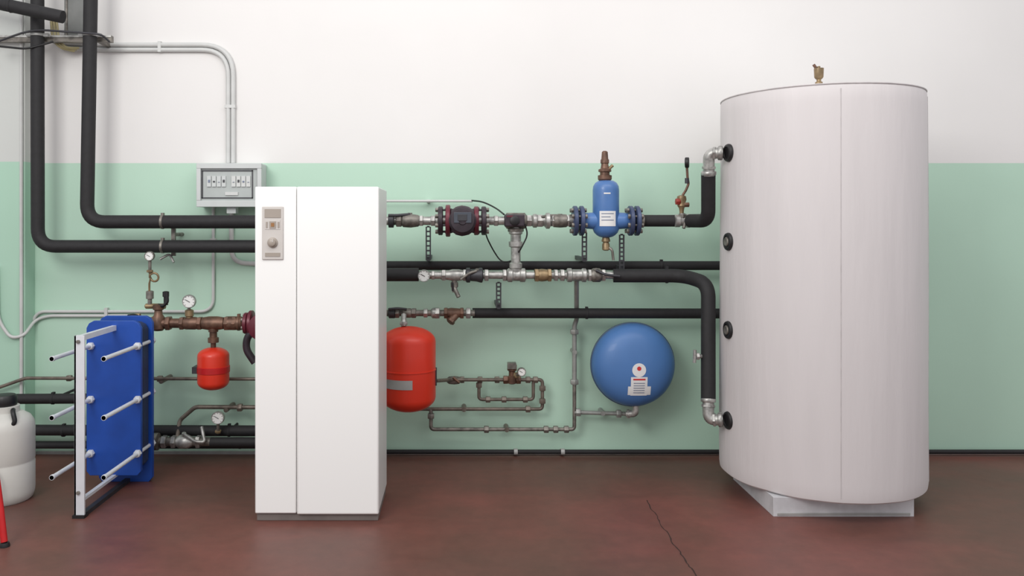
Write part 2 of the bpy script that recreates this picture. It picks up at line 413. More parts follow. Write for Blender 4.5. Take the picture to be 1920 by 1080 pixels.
for xx in (-2.066,-1.802):
    for zz in (.815,.515,.212):
        bb=B(); bb.cyl((xx,4.06,zz),(xx,4.70,zz),.0112,'zinc',16)
        ring(bb,(xx,4.07,zz),Y,.014,.02,'zinc',12)
        bb.hexn((xx,4.49,zz),Y,.022,.02,'zinc'); ring(bb,(xx,4.477,zz),Y,.019,.01,'zinc')
        bb.hexn((xx,4.70,zz),Y,.022,.02,'zinc')
        bb.done('tie_bolt',hx,'long bright zinc threaded tie bolt')

# ---------------- expansion vessels ----------------
def vessel(name,u,v0,v1,rpx,d,label,mt='red'):
    e=thing(name,label,'expansion tank',P(u,v1,d),group='red expansion tanks')
    b=B(); r=S(rpx,d); h=S(v1-v0,d); a=P(u,v1,d)
    dome=r*.55; prof=[]
    for k in range(9):
        th=math.pi/2*k/8; prof.append((r*math.sin(th),dome-dome*math.cos(th)))
    prof+= [(r,h*.5-r*.03),(r*1.025,h*.5-r*.02),(r*1.025,h*.5+r*.02),(r,h*.5+r*.03)]
    for k in range(9):
        th=math.pi/2*(1-k/8); prof.append((r*math.sin(th),h-dome+dome*math.cos(th)))
    b.lathe(a,Z,prof,mt,48); b.done('tank_shell',e)
    return e,r,h
e,r,h=vessel('expansion_tank',766,612,771,51,4.85,'large red expansion tank hanging under a steel pipe')
bb=B(); d0=4.85
n=10; vs=[]
for i in range(n+1):
    a=-1.05+i*1.25/n
    x=P(766,0,d0).x+ (r+.0035)*math.sin(a); y=d0-(r+.0035)*math.cos(a)
    vs+= [(x,y,P(0,721,d0).z),(x,y,P(0,704,d0).z)]
fs=[[2*i,2*i+2,2*i+3,2*i+1] for i in range(n)]
bb.add(vs,fs,'grime'); bb.done('rating_label',e,'silver rating label')
bb=B(); bb.cyl(P(757,613,d0+.0),P(757,590,d0+.05),S(5,d0),'steel'); bb.hexn(P(757,606,d0+.01),Z,S(8,d0),.02,'steel'); bb.done('connection_stub',e,'steel connection stub')
bb=B(); bb.box((P(805,0,d0).x,d0-.02,P(0,722,d0).z),(P(819,0,d0).x,d0+.02,P(0,690,d0).z),'strap'); bb.box((P(806,0,d0).x,4.86,P(0,710,5).z),(P(812,0,d0).x,W,P(0,700,5).z),'strap'); bb.done('holding_bracket',e,'dark steel holding bracket')
e,r,h=vessel('expansion_tank',400,651,731,29,4.9,'small red expansion tank hanging from a bronze pipe')
bb=B(); a=P(400,692,4.9); bb.lathe(a-Z*.02,Z,[(r+.001,0),(r+.004,.002),(r+.004,.038),(r+.001,.04)],'red2',48); bb.box((a.x-.115,4.85,a.z-.02),(a.x-.08,W,a.z+.02),'strap'); bb.done('clamp_band',e,'red clamp band')
bb=B(); vrun(bb,400,4.9,[(620,7),(632,7),(633,10),(642,10),(643,5),(652,5)],'bronze'); bb.done('connection_stub',e,'bronze connection stub')

# round blue vessel
R0=S(79,4.95); cx=P(1191,687,4.95); ex=2.5; T0=.15
e=thing('round_expansion_tank','round blue flat-bodied expansion tank mounted on the wall','expansion tank',(cx.x,5.0,cx.z-R0))
bb=B(); prof=[]
yc=5.03
for k in range(0,15):
    th=math.pi*k/28; rr_=R0*.995*math.sin(th)**(2/ex) if th>0 else 0.0
    prof.append((rr_,-T0*math.cos(th)**(2/ex) if k<14 else 0))
bb.lathe((cx.x,yc,cx.z),Y,prof+[(R0*.995,.01)],'bluet',72); bb.done('front_shell',e,'blue front shell')
bb=B(); bb.lathe((cx.x,yc,cx.z),Y,[(R0*.99,-.012),(R0*1.015,-.01),(R0*1.015,.008),(R0*.99,.01),(R0*.985,.04),(R0*.9,.1),(R0*.6,.13),(.05,.14)],'blued',72); bb.done('rear_shell',e,'darker blue rim and rear shell')
bb=B(); bb.box((cx.x-.03,yc+.12,cx.z-.12),(cx.x+.03,W,cx.z+.12),'strap'); bb.done('wall_bracket',e)
def dome(x,z,off=.002):
    q=min(1,math.hypot(x-cx.x,z-cx.z)/(R0*.995)); return yc-T0*(1-q**ex)**(1/ex)-off
def sticker(b,out,m,off):
    pts=[P(u,v,4.9) for u,v in out]; c0=sum(pts,Vector())/len(pts); n=len(pts); vs=[];fs=[]; K=5
    for k in range(1,K+1):
        for p in pts:
            q=c0+(p-c0)*k/K; vs.append((q.x,dome(q.x,q.z,off),q.z))
    vs.append((c0.x,dome(c0.x,c0.z,off),c0.z)); ci=len(vs)-1
    for i in range(n): fs.append([ci,i,(i+1)%n])
    for k in range(K-1):
        for i in range(n): fs.append([k*n+i,(k+1)*n+i,(k+1)*n+(i+1)%n,k*n+(i+1)%n])
    b.add(vs,fs,m)
def circ(u,v,r,n=24): return [(u+r*math.cos(2*math.pi*k/n),v+r*math.sin(2*math.pi*k/n)) for k in range(n)]
def rect(u0,v0,u1,v1): return [(u0,v0),((u0+u1)/2,v0),(u1,v0),(u1,(v0+v1)/2),(u1,v1),((u0+u1)/2,v1),(u0,v1),(u0,(v0+v1)/2)]
bb=B(); sticker(bb,circ(1197,693,13),'paper',.002); sticker(bb,rect(1182,706,1213,742),'paper',.002); sticker(bb,rect(1177,724,1220,741),'paper',.0018)
sticker(bb,circ(1197,690,4),'rink',.0032)
sticker(bb,rect(1186,709,1209,712),'rink',.0032)
for k in range(5): sticker(bb,rect(1187,717+k*4.6,1208,718.4+k*4.6),'ink',.0032)
bb.done('sticker',e,'white sticker with red and grey print')
bb=B(); bb.tube([P(1192,760,5.0),P(1192,776,5.0),P(1176,776,5.03)],S(6.5,5),'steel',.03); bb.hexn(P(1178,776,5.03),X,S(8.5,5),.02,'steel'); bb.done('connection_elbow',e,'steel elbow under the tank')

# ---------------- gauges ----------------
def gauge(u,v,rp,d,lab,stem=None,case='steel'):
    e=thing('pressure_gauge',lab,'gauge',P(u,v+rp,d))
    p=P(u,v,d); r=S(rp,d)
    b=B(); b.lathe(p,-Y,[(r*.9,-.012),(r,-.008),(r,.012),(r*.96,.016),(r*.88,.016),(r*.86,.011)],case,36); b.done('gauge_case',e)
    b=B(); b.lathe(p,-Y,[(r*.86,.008),(r*.86,.0125)],'dial',36); dl=b.done('dial',e,'white dial face')
    b=B()
    for k in range(9):
        a=math.radians(-135+k*33.75); q=p+Vector((math.sin(a),0,math.cos(a)))*r*.68+Vector((0,-.0133,0))
        b.cyl(q,q+Vector((math.sin(a),0,math.cos(a)))*r*.14,r*.035,'black',6)
    b.done('scale_marks',dl)
    b=B(); a=math.radians(-60); dv=Vector((math.sin(a),0,math.cos(a)))
    b.cyl(p-dv*r*.2+Vector((0,-.0145,0)),p+dv*r*.6+Vector((0,-.0145,0)),r*.045,'black',6); b.done('needle',dl)
    if stem:
        b=B(); b.tube([p+Vector((0,.0,0))]+[P(*q) for q in stem],S(3,d),'dsteel',S(5,d),12); 
        q=P(*stem[-1]); q0=P(*stem[-2]) if len(stem)>1 else p
        ax=(q-q0).normalized(); b.hexn(q-ax*.012,ax,S(6,d),.014,'brass'); b.done('stem',e)
    return e
gauge(795,517,11.5,4.82,'round white thermometer at the end of a black pipe',[(812,517,4.85)])
gauge(355,565,12.5,4.88,'round pressure gauge on top of the bronze pipe',[(354,592,4.9)])
gauge(281,480,9,4.85,'small gauge on a coiled siphon tube',[(281,512,4.86)],'dsteel')
gauge(409,783,12,4.95,'round pressure gauge above the low pipes',[(409,812,4.98)])
gauge(978,697,8,5.03,'tiny gauge beside the brass pressure reducer',[(966,705,5.08)],'dsteel')
bb=B(); c0=P(288,520,4.86)
pts=[P(281,505,4.86),P(281,513,4.86)]
for k in range(15):
    a=math.pi*1.0-2*math.pi*k/14
    pts.append(c0+Vector((math.cos(a)*S(8,4.86),.02*k/14,math.sin(a)*S(8,4.86))))
pts+=[P(280,532,4.88),P(280,560,4.9)]
bb.tube(pts,S(2,4.86),'brass',0,10); vrun(bb,281,4.9,[(545,4),(546,7),(560,7),(561,4),(572,4)],'dsteel'); bb.done('siphon_tube',None,'thin coiled brass siphon tube under the small gauge','pipe')
e=thing('pressure_gauge','small black gauge seen edge-on above a red and brass valve','gauge',P(1286,410,4.8))
bb=B(); bb.lathe(P(1288,305,4.8)-X*.012,X+Y*-.35,[(S(9,4.8),0),(S(10,4.8),.004),(S(10,4.8),.02),(S(9,4.8),.024)],'black',28); bb.done('gauge_case',e)
bb=B(); bb.tube([P(1288,314,4.8),P(1289,332,4.8),P(1291,345,4.8),P(1286,357,4.8),P(1280,366,4.8)],S(2.4,4.8),'bronze',.01,10); bb.cyl(P(1288,334,4.8),P(1288,344,4.8),S(4,4.8),'strap',12); bb.done('stem',e)
bb=B(); vrun(bb,1278,4.8,[(366,4),(368,8),(374,9),(380,7),(386,8),(390,5),(396,4),(404,4)],'brass'); bb.hexn(P(1287,384,4.79),X,S(5,4.8),.03,'bronze'); bb.done('valve_body',e)
bb=B(); bb.hexn(P(1271,378,4.79),X,S(6.5,4.8),.026,'redd'); bb.done('red_handle',e,'worn red plastic handle')

# ---------------- upper pipe line ----------------
d=4.85
up=thing('steel_pipe_line','galvanised pipe line with valves and unions feeding the tank','pipe',P(960,425,d))
bb=B(); hrun(bb,414,d,[(640,8),(1078,8)],'steel'); bb.done('pipe',up)
def hexes(b,v,d,lst,m='steel'):
    for u,r,w in lst: b.hexn(P(u,v,d),X,S(r,d),S(w,d),m)
bb=B(); hrun(bb,414,d,[(728,9),(729,13),(738,13),(739,9)],'strap'); hexes(bb,414,d,[(748,13,10)],'dsteel'); hrun(bb,414,d,[(738,8),(752,8),(756,12),(770,13),(784,11),(788,8)],'dsteel'); hexes(bb,414,d,[(790,11,7)])
vo=bb.done('ball_valve',up,'dull steel ball valve')
bb=B(); bb.cyl(P(769,414,d),P(769,399,d),S(4,d),'dsteel'); bb.tube([P(769,402,d-.01),P(745,404,d-.03),P(728,404,d-.03)],S(3,d),'strap',.02,10); bb.done('lever_handle',vo)
bb=B(); hexes(bb,414,d,[(812,11,9),(930,11,8),(992,12,10),(1012,13,12),(1030,12,7)]); hrun(bb,414,d,[(996,8),(1000,13),(1006,13),(1008,10),(1020,10),(1024,15),(1030,15),(1033,10)],'steel'); bb.done('union_nut',up)
bb=B(); hrun(bb,414,d,[(1034,8),(1038,12),(1050,13),(1062,12),(1066,8)],'dsteel'); hexes(bb,414,d,[(1037,12,6),(1064,12,6)]); vo=bb.done('ball_valve',up,'dull steel ball valve')
bb=B(); bb.cyl(P(1050,414,d),P(1050,401,d),S(4,d),'dsteel'); bb.tube([P(1050,404,d),P(1030,404,d-.02),P(1015,407,d-.03)],S(2.5,d),'dsteel',.02,10); bb.done('lever_handle',vo)
bb=B(); vrun(bb,967,d,[(414,9),(428,9),(429,13),(438,13),(440,10),(452,10),(453,13),(462,13),(464,9),(492,9),(494,12),(502,12),(503,10),(510,10)],'steel'); bb.done('vertical_pipe',up,'short vertical galvanised connecting pipe')
bb=B(); vrun(bb,967,d,[(428,13),(429,15),(434,15),(435,13)],'dsteel',8)
hrun(bb,414,d,[(946,10),(950,15),(984,15),(988,10)],'dsteel'); bb.done('mixing_valve',up,'steel three-way mixing valve')
act=thing('valve_actuator','black motor actuator with thin cable on the mixing valve','actuator',P(965,402,4.8))
bb=B(); bb.pbox(946,402,984,425,4.745,.05,'pump'); bb.done('housing',act,bevel=.008)
bb=B(); bb.lathe(P(965,414,4.745),-Y,[(S(9,d),0),(S(9,d),.008),(S(7,d),.012)],'black'); bb.pbox(950,404,962,407,4.742,.004,'maroon'); bb.done('knob',act)
bb=B(); bb.tube([P(984,420,4.775),P(990,440,4.79),P(975,470,4.80),P(960,490,4.95),P(940,492,5.0),P(925,470,5.0),P(910,440,4.95),P(912,425,4.85)],S(1.4,d),'black',.1,8); bb.done('cable',act)
# pump
pm=thing('circulation_pump','dark maroon and black flanged circulation pump in the pipe line','pump',P(868,440,d))
for u1,u2,r_ in ((826,840,30),(907,893,27)):
    bb=B(); s_=1 if u1<850 else -1
    ring(bb,P(u1,414,d),X,S(r_-3 if s_>0 else r_,d),S(9,d),'pump'); ring(bb,P(u2,414,d),X,S(r_,d),S(9,d),'maroon')
    for k in range(8):
        a=2*math.pi*k/8+.39; q=P(u1,414,d)+Vector((0,math.sin(a),math.cos(a)))*S(22,d)
        bb.hexn(q-X*S(6,d)*s_,X,S(4.5,d),S(7,d),'dsteel'); bb.cyl(q-X*.03,q+X*.03,S(2,d),'strap',8)
    bb.done('flange',pm,'bolted flange',nosplit=True)
bb=B(); hrun(bb,414,d,[(842,14),(848,17),(854,26),(866,29),(880,26),(886,17),(892,14)],'maroon'); bb.done('volute',pm,'maroon cast pump body')
bb=B(); bb.lathe(P(867,414,d),-Y,[(S(28,d),0),(S(28,d),.06),(S(25,d),.065),(S(25,d),.13),(S(21,d),.145),(S(8,d),.148),(S(7,d),.155)],'pump',40)
bb.done('motor',pm,'black round motor housing')
bb=B(); bb.pbox(851,398,884,418,4.695,.02,'pumph'); bb.pbox(858,402,876,414,4.692,.004,'strap'); bb.done('terminal_box',pm,'grey terminal cover',bevel=.004)
for u,v in ((836,392),(898,392),(836,436),(898,436)):
    bb=B(); bb.tube([P(u,v,4.83),P(867,414+(v-414)*.6,4.78)],S(4,d),'pump',0,10); bb.done('body_lug',pm)
bb=B(); bb.tube([P(884,376,5.15),P(905,378,5.05),P(930,390,4.95),P(945,402,4.82)],S(1.6,d),'black',.12,8); bb.done('cable',None,'thin black cable running to the valve actuator','cable')
bb=B(); bb.tube([P(640,377,5.15),P(886,377,5.15)],S(2.5,5.1),'cond',0,10); bb.box((P(800,0,5.15).x,5.15,P(0,380,5.15).z),(P(806,0,5.15).x,W,P(0,374,5.15).z),'cond'); bb.done('cable_conduit',None,'thin grey conduit beside the white cabinet','conduit')
# dirt separator
ds=thing('dirt_separator','blue flanged dirt separator with brass air vent on top','filter',P(1136,450,d))
bb=B()
prof=[(338,4),(339,14),(343,20),(349,23.5),(356,24.5),(430,24.5),(436,22),(441,17),(444,12),(446,4)]
vrun(bb,1136,d,prof,'blues',40); bb.done('vessel_body',ds)
bb=B(); hrun(bb,414,d,[(1088,12),(1092,13),(1100,15),(1118,16)],'blues'); hrun(bb,414,d,[(1154,16),(1172,15),(1180,13)],'blues'); bb.done('side_neck',ds)
for u0 in (1078,1182):
    bb=B(); ring(bb,P(u0,414,d),X,S(28,d),S(8,d),'bluef'); ring(bb,P(u0+12,414,d),X,S(28,d),S(8,d),'bluef')
    for k in range(8):
        a=2*math.pi*k/8+.39; q=P(u0+6,414,d)+Vector((0,math.sin(a),math.cos(a)))*S(21,d)
        bb.cyl(q-X*S(13,d),q+X*S(13,d),S(2.2,d),'dsteel',8); bb.hexn(q-X*S(12,d),X,S(4.5,d),S(5,d),'dsteel'); bb.hexn(q+X*S(12,d),X,S(4.5,d),S(5,d),'dsteel')
    bb.done('flange',ds,'bolted dark blue flange',nosplit=True)
bb=B(); vrun(bb,1134,d,[(283,3),(285,5.5),(298,6.5),(300,8),(306,8),(307,6.5),(316,8),(318,12),(322,12),(323,9),(328,9),(329,13),(336,13),(341,9)],'bronze'); bb.cyl(P(1140,318,d),P(1149,310,d),S(3,d),'brass',10); bb.done('air_vent',ds,'bronze automatic air vent')
bb=B(); vrun(bb,1136,d,[(444,6),(450,8),(453,8),(454,5),(458,7),(468,7),(470,4)],'brass'); bb.tube([P(1138,462,d),P(1148,468,d-.02),P(1150,488,d-.02)],S(2.5,d),'dsteel',.02,10); bb.done('drain_valve',ds,'small brass drain valve')
def cyllabel(u,d,rpx,ul,ur,v0,v1,m,off,b):
    r=S(rpx,d)+off; vs=[]
    a0=math.asin((ul-u)/rpx); a1=math.asin((ur-u)/rpx)
    for i in range(9):
        a=a0+(a1-a0)*i/8; vs+=[(P(u,0,d).x+r*math.sin(a),d-r*math.cos(a),P(0,v1,d).z),(P(u,0,d).x+r*math.sin(a),d-r*math.cos(a),P(0,v0,d).z)]
    b.add(vs,[[2*i,2*i+2,2*i+3,2*i+1] for i in range(8)],m)
bb=B(); cyllabel(1136,d,24.5,1121,1150,396,424,'paper',.0015,bb); cyllabel(1136,d,24.5,1124,1146,400,401.5,'ink',.0025,bb); cyllabel(1136,d,24.5,1124,1140,406,407.5,'ink',.0025,bb); cyllabel(1136,d,24.5,1124,1146,412,413.5,'ink',.0025,bb)
bb.done('rating_label',ds,'white printed label')
bb=B(); cyllabel(1136,d,24.5,1128,1140,362,364.5,'paper',.0015,bb); bb.done('name_strip',ds,'thin white strip')
bb=B()
hrun(bb,414,4.83,[(1196,9),(1198,13),(1206,13),(1207,9)],'dsteel'); bb.done('union_nut',ds,nosplit=True)
bb=B(); hrun(bb,414,4.81,[(1264,9),(1266,12),(1274,12),(1275,10),(1286,10),(1287,13),(1293,13),(1294,9)],'steel'); bb.cyl(P(1279,414,4.8),P(1279,400,4.8),S(6,4.8),'steel'); bb.hexn(P(1279,405,4.8),Z,S(8,4.8),.02,'dsteel')
bb.tube([P(1284,418,4.78),P(1282,428,4.77)],S(3,4.8),'dsteel'); bb.done('pipe_tee',None,'steel tee fitting carrying the red-handled valve','pipe fitting')

# ---------------- middle pipe line ----------------
ml=thing('steel_pipe_line','galvanised pipe line with ball valves and a brass union','pipe',P(970,530,d))
bb=B(); hrun(bb,516,d,[(804,7),(1155,7)],'steel'); bb.done('pipe',ml)
bb=B(); hexes(bb,516,d,[(812,9,6),(912,12,8),(946,12,7)]); bb.done('union_nut',ml)
bb=B(); hexes(bb,516,d,[(832,11,8),(872,12,8)]); hrun(bb,516,d,[(826,8),(840,9),(848,11),(860,11),(870,9)],'steel'); hrun(bb,516,d,[(872,10),(875,14),(881,14),(882,11),(894,12),(900,14),(904,14),(906,10)],'strap'); bb.done('check_valve',ml,'ribbed steel check valve')
bb=B(); vrun(bb,852,d,[(516,5),(528,5),(530,7),(538,7),(540,4),(548,4)],'dsteel'); bb.tube([P(852,540,d-.01),P(860,557,d-.03)],S(4,d),'dsteel'); bb.tube([P(849,545,d-.02),P(848,530,d-.04)],S(2,d),'strap'); bb.done('drain_cock',ml,'small drain cock')
bb=B(); bb.cyl(P(895,516,d),P(895,505,d-.02),S(4,d),'dsteel'); bb.tube([P(893,508,d-.03),P(880,512,d-.05),P(864,524,d-.05)],S(2.6,d),'dsteel',.02,10); bb.done('lever_handle',ml)
bb=B(); hrun(bb,516,d,[(950,10),(953,13),(960,13),(962,11),(974,11),(976,13),(984,13),(986,10)],'steel'); bb.done('pipe_tee',ml)
bb=B(); hexes(bb,516,d,[(1006,13,8),(1030,13,7)],'brass'); hrun(bb,516,d,[(1002,9),(1010,11),(1016,12),(1024,11),(1030,9)],'brass'); bb.done('brass_union',ml,'brass union')
bb=B(); hexes(bb,516,d,[(1042,12,7),(1054,12,8)]); bb.done('union_nut',ml)
bb=B(); hrun(bb,516,d,[(1062,10),(1064,13),(1071,13),(1073,11),(1090,11),(1092,13),(1098,13),(1100,10)],'steel'); bb.done('pipe_tee',ml)
bb=B(); hexes(bb,516,d,[(1105,12,6),(1131,12,7)]); hrun(bb,516,d,[(1106,9),(1112,13),(1124,13),(1130,9)],'dsteel'); vo=bb.done('ball_valve',ml,'dull steel ball valve')
bb=B(); bb.cyl(P(1118,516,d),P(1118,505,d-.03),S(4,d),'dsteel'); bb.tube([P(1118,507,d-.04),P(1135,515,d-.06),P(1162,518,d-.06)],S(2.6,d),'strap',.02,10); bb.done('lever_handle',vo)
bb=B(); bb.cyl(P(1320,668,4.56),P(1304,668,4.54),S(4,4.5),'steel'); bb.hexn(P(1308,668,4.54),X,S(7,4.5),.018,'steel'); bb.tube([P(1303,656,4.53),P(1302,680,4.53)],S(3.2,4.5),'steel'); bb.done('drain_cock',None,'small steel drain cock on the black riser pipe','valve')

# ---------------- lower line ----------------
d=5.0
ll=thing('steel_pipe_line','galvanised pipe with bronze strainer beside the red tank','pipe',P(810,600,d))
bb=B(); hrun(bb,587,d,[(640,6),(890,6)],'dsteel'); bb.done('pipe',ll)
bb=B(); hrun(bb,587,d,[(728,7),(730,10),(740,10),(742,7)],'strap'); hexes(bb,587,d,[(745,10,8),(776,10,9)],'dsteel'); hrun(bb,587,d,[(748,6),(756,6),(760,9),(770,9),(774,6)],'dsteel'); bb.done('ball_valve',ll)
bb=B(); bb.tube([P(762,580,d-.02),P(745,578,d-.04),P(728,580,d-.04)],S(2.4,d),'strap',.02,10); bb.done('lever_handle',ll)
bb=B(); hexes(bb,587,d,[(798,9,8),(820,11,9),(878,11,9)],'steel'); hrun(bb,587,d,[(808,7),(811,10),(818,10),(819,7)],'steel'); bb.done('union_nut',ll)
bb=B(); hexes(bb,587,d,[(836,11,7),(866,11,7)],'bronze'); hrun(bb,587,d,[(836,8),(846,10),(858,9),(866,8)],'bronze'); bb.cyl(P(858,587,d),P(845,602,d-.03),S(7,d),'bronze'); bb.hexn(P(845,602,d-.03),P(845,602,d-.03)-P(858,587,d),S(8.5,d),.02,'bronze'); bb.done('strainer',ll,'bronze angled strainer')

# ---------------- bronze manifold ----------------
d=4.9
bm_=thing('bronze_manifold','bronze pipe with tees and a black valve handle above the exchanger','pipe',P(370,620,d))
bb=B(); hrun(bb,606,d,[(268,9),(560,9)],'bronze'); bb.done('pipe',bm_)
bb=B(); hexes(bb,606,d,[(288,14,8),(316,14,9)],'bronze'); bb.done('union_nut',bm_)
bb=B(); hexes(bb,606,d,[(342,13,8),(375,13,8)],'bronze'); hrun(bb,606,d,[(343,10),(350,12),(366,12),(374,10)],'bronze'); bb.done('pipe_tee',bm_,nosplit=True)
bb=B(); hrun(bb,606,d,[(380,11),(392,13),(408,13),(420,11)],'bronze'); vrun(bb,400,d,[(606,9),(622,9)],'bronze'); bb.done('pipe_tee',bm_,nosplit=True)
bb=B(); hexes(bb,606,d,[(426,14,9),(440,14,8)],'bronze'); hrun(bb,606,d,[(426,10),(428,13),(452,13),(456,10)],'bronze'); bb.done('union_nut',bm_,nosplit=True)
bb=B(); vrun(bb,297,d,[(570,6),(572,10),(580,10),(582,7),(590,8),(596,12),(616,12),(620,8)],'bronze'); hrun(bb,574,d,[(272,3),(274,5),(296,5),(310,5)],'brass'); vo=bb.done('safety_valve',bm_,'bronze safety valve')
bb=B(); vrun(bb,311,d,[(546,3),(547,6),(556,6),(557,4),(572,4)],'black'); bb.tube([P(297,572,d-.01),P(306,574,d-.02),P(314,566,d-.02),P(313,548,d-.02)],S(3,d),'black',.01); bb.done('black_handle',vo)
bb=B(); vrun(bb,355,d,[(580,5),(582,8),(592,8),(594,6),(602,6)],'brass'); bb.done('gauge_socket',bm_)
bb=B(); bb.tube([P(268,606,4.9),P(262,612,4.83),P(250,622,4.73)],S(10,4.8),'bronze',.05); bb.done('connection_pipe',bm_)
bb=B(); bb.tube([P(270,597,4.8),P(250,592,4.7),P(240,594,4.68)],S(4,4.8),'black',.02); bb.hexn(P(258,594,4.75),X,S(7,4.8),.03,'brass'); bb.done('lever_handle',bm_,'black lever')
pm2=thing('circulation_pump','maroon flanged pump partly behind the white cabinet','pump',P(480,680,4.9))
bb=B(); ring(bb,P(462,606,d),X,S(20,d),S(7,d),'maroon'); ring(bb,P(471,606,d),X,S(24,d),S(7,d),'maroon')
for k in range(6):
    a=k*math.pi/3; q=P(462,606,d)+Vector((0,math.sin(a),math.cos(a)))*S(15,d); bb.hexn(q-X*.015,X,S(4,d),.012,'dsteel')
bb.done('flange',pm2,'maroon bolted flange',nosplit=True)
bb=B(); bb.lathe(P(505,606,d),-Y,[(S(26,d),-.08),(S(28,d),0),(S(28,d),.08),(S(24,d),.1),(S(24,d),.2),(S(14,d),.22)],'maroon',36); bb.done('motor',pm2)
bb=B(); bb.tube([P(478,618,4.86),P(463,632,4.86),P(461,655,4.86),P(478,680,4.86)],S(7,d),'pump',.05,12); bb.done('motor_bracket',pm2,'dark slanted casting under the flange')

# ---------------- electrical box ----------------
eb=thing('electrical_box','grey plastic fuse box with smoked window above black pipes','electrical box',P(430,388,5.08))
bb=B(); bb.pbox(368,306,490,388,5.09,.139,'boxg'); bb.done('enclosure',eb,bevel=.008)
bb=B(); bb.pbox(368,306,490,316,5.06,.03,'boxg'); bb.pbox(368,376,490,388,5.06,.03,'boxg'); bb.pbox(368,316,376,376,5.06,.03,'boxg'); bb.pbox(482,316,490,376,5.06,.03,'boxg'); bb.done('lid_frame',eb,bevel=.003)
bb=B(); bb.pbox(376,316,482,376,5.078,.01,'boxw'); wn=bb.done('window',eb,'pale grey window')
bb=B(); bb.pbox(378,320,380,372,5.072,.008,'strap'); bb.pbox(378,370,474,372,5.072,.008,'strap'); bb.pbox(378,319,474,321,5.072,.008,'strap'); bb.pbox(472,319,474,372,5.072,.008,'strap'); bb.done('gasket_line',wn)
for k in range(9):
    u=388+k*9.2
    if k==4: continue
    bb=B(); bb.pbox(u,330,u+7.5,350,5.070,.008,'brk' if k>4 else 'boxg'); bb.pbox(u+2,337+(k%3)*2,u+5.5,342,5.066,.006,'strap' if k in (1,3,6) else 'ink'); bb.done('circuit_breaker',eb)
bb=B(); bb.pbox(422,360,446,366,5.07,.008,'brk'); bb.done('label_strip',eb)
bb=B(); bb.pbox(425,384,442,400,5.1,.06,'boxg'); bb.done('cable_gland',eb)

def conduit(pts,rpx,d,label,m='cond',rf=30,nm='cable_conduit'):
    b=B(); b.tube([P(*p) for p in pts],S(rpx,d),m,S(rf,d),12,9); 
    return b.done(nm,None,label,'conduit')
dc=5.214
conduit([(428,306,dc),(428,93.5,dc),(186,93.5,dc),(118,90,dc)],4.5,dc,'pale grey conduit arching from the fuse box',rf=50)
conduit([(437.2,306,dc),(437.2,84,dc),(186,84,dc),(118,80,dc)],4.5,dc,'second pale grey conduit arching from the fuse box',rf=59)
conduit([(400,388,dc),(400,584,dc),(70,584,dc),(57,612,dc),(55,745,dc)],3,dc,'thin grey conduit bending along the wall',rf=26)
conduit([(434,398,dc),(434,492,dc),(520,497,dc)],4.5,dc,'grey flexible conduit below the fuse box',rf=26)
conduit([(240,592,dc),(90,592,dc),(66,600,dc),(44,630,5.09),(20,634,5.09),(-4,600,5.09),(-6,500,5.09)],3,dc,'thin grey cable looping beside the pillar',rf=22)
conduit([(40,-40,5.098),(40,745,5.098)],3,5.098,'thin grey conduit on the pillar face')
for (u,v) in ((432,200),(300,88),(200,587),(400,450)):
    bb=B(); dd=dc; w=S(10,dd); q=P(u,v,dd); k=.5 if v==450 else 1
    if v in (88,587): bb.box((q.x-.01,dd-.016,q.z-w),(q.x+.01,W,q.z+w),'cond')
    else: bb.box((q.x-w*k,dd-.016,q.z-.01),(q.x+w*k,W,q.z+.01),'cond')
    bb.done('conduit_clip',None,'small pale grey conduit clip on the wall','clip')

def copper(pts,rpx,d,label,nuts=(),m='copper'):
    e=thing('small_pipe',label,'pipe',P(*pts[0],d) if len(pts[0])==2 else P(*pts[0]))
    q=[P(p[0],p[1],p[2] if len(p)>2 else d) for p in pts]
    b=B(); b.tube(q,S(rpx,d),m,S(7,d),12,6); b.done('pipe',e)
    for u,v,ax in nuts:
        b=B(); b.hexn(P(u,v,d),ax,S(rpx*1.9,d),S(9,d),m); b.done('union_nut',e)
    return e
d=5.14
copper([(818,714,4.97),(845,712,5.1),(1017,712),(1017,767),(770,767)],3.4,d,'thin aged pipe looping beside the red tank',[(866,712,X),(900,712,X),(932,712,X),(990,712,X),(1004,712,X),(1017,728,Z),(1017,752,Z),(990,767,X)])
copper([(898,712),(898,749),(1000,749),(1000,712)],3.2,d,'small bypass loop of thin aged pipe',[(898,722,Z),(915,749,X),(945,749,X),(985,749,X)])
copper([(808,767),(808,805),(1077,805),(1077,722)],3.6,d,'thin pipe dropping below the loop and along the wall',[(808,780,Z),(912,805,X),(1024,805,X),(1042,805,X),(1062,805,X)],'dsteel')
copper([(1077,722),(1077,610),(1081,600),(1081,520,4.86)],4.4,d,'light grey vertical pipe joining the middle pipe line',[(1077,622,Z),(1077,716,Z)],'gpipe')
copper([(1077,773),(1180,776),(1180,776,5.04)],4,d,'thin grey pipe leading to the round blue tank',[(1084,773,X),(1160,775.5,X)],'gpipe')
copper([(-40,740,5.06),(48,709,5.06),(580,711)],3.2,d-.06,'thin dark pipe running behind the heat exchanger',[(130,709,X),(300,710,X)])
copper([(332,826,4.98),(337,788),(366,763),(580,764)],4,d-.06,'thin pipe rising from the low valves',[(450,764,X)])
bb=B(); hrun(bb,713,5.12,[(838,4),(842,7),(852,8),(860,7),(864,4)],'dsteel'); bb.tube([P(850,708,5.09),P(862,718,5.07)],S(2.4,5.1),'bronze'); bb.done('ball_valve',None,'small valve on the thin pipe beside the red tank','valve')
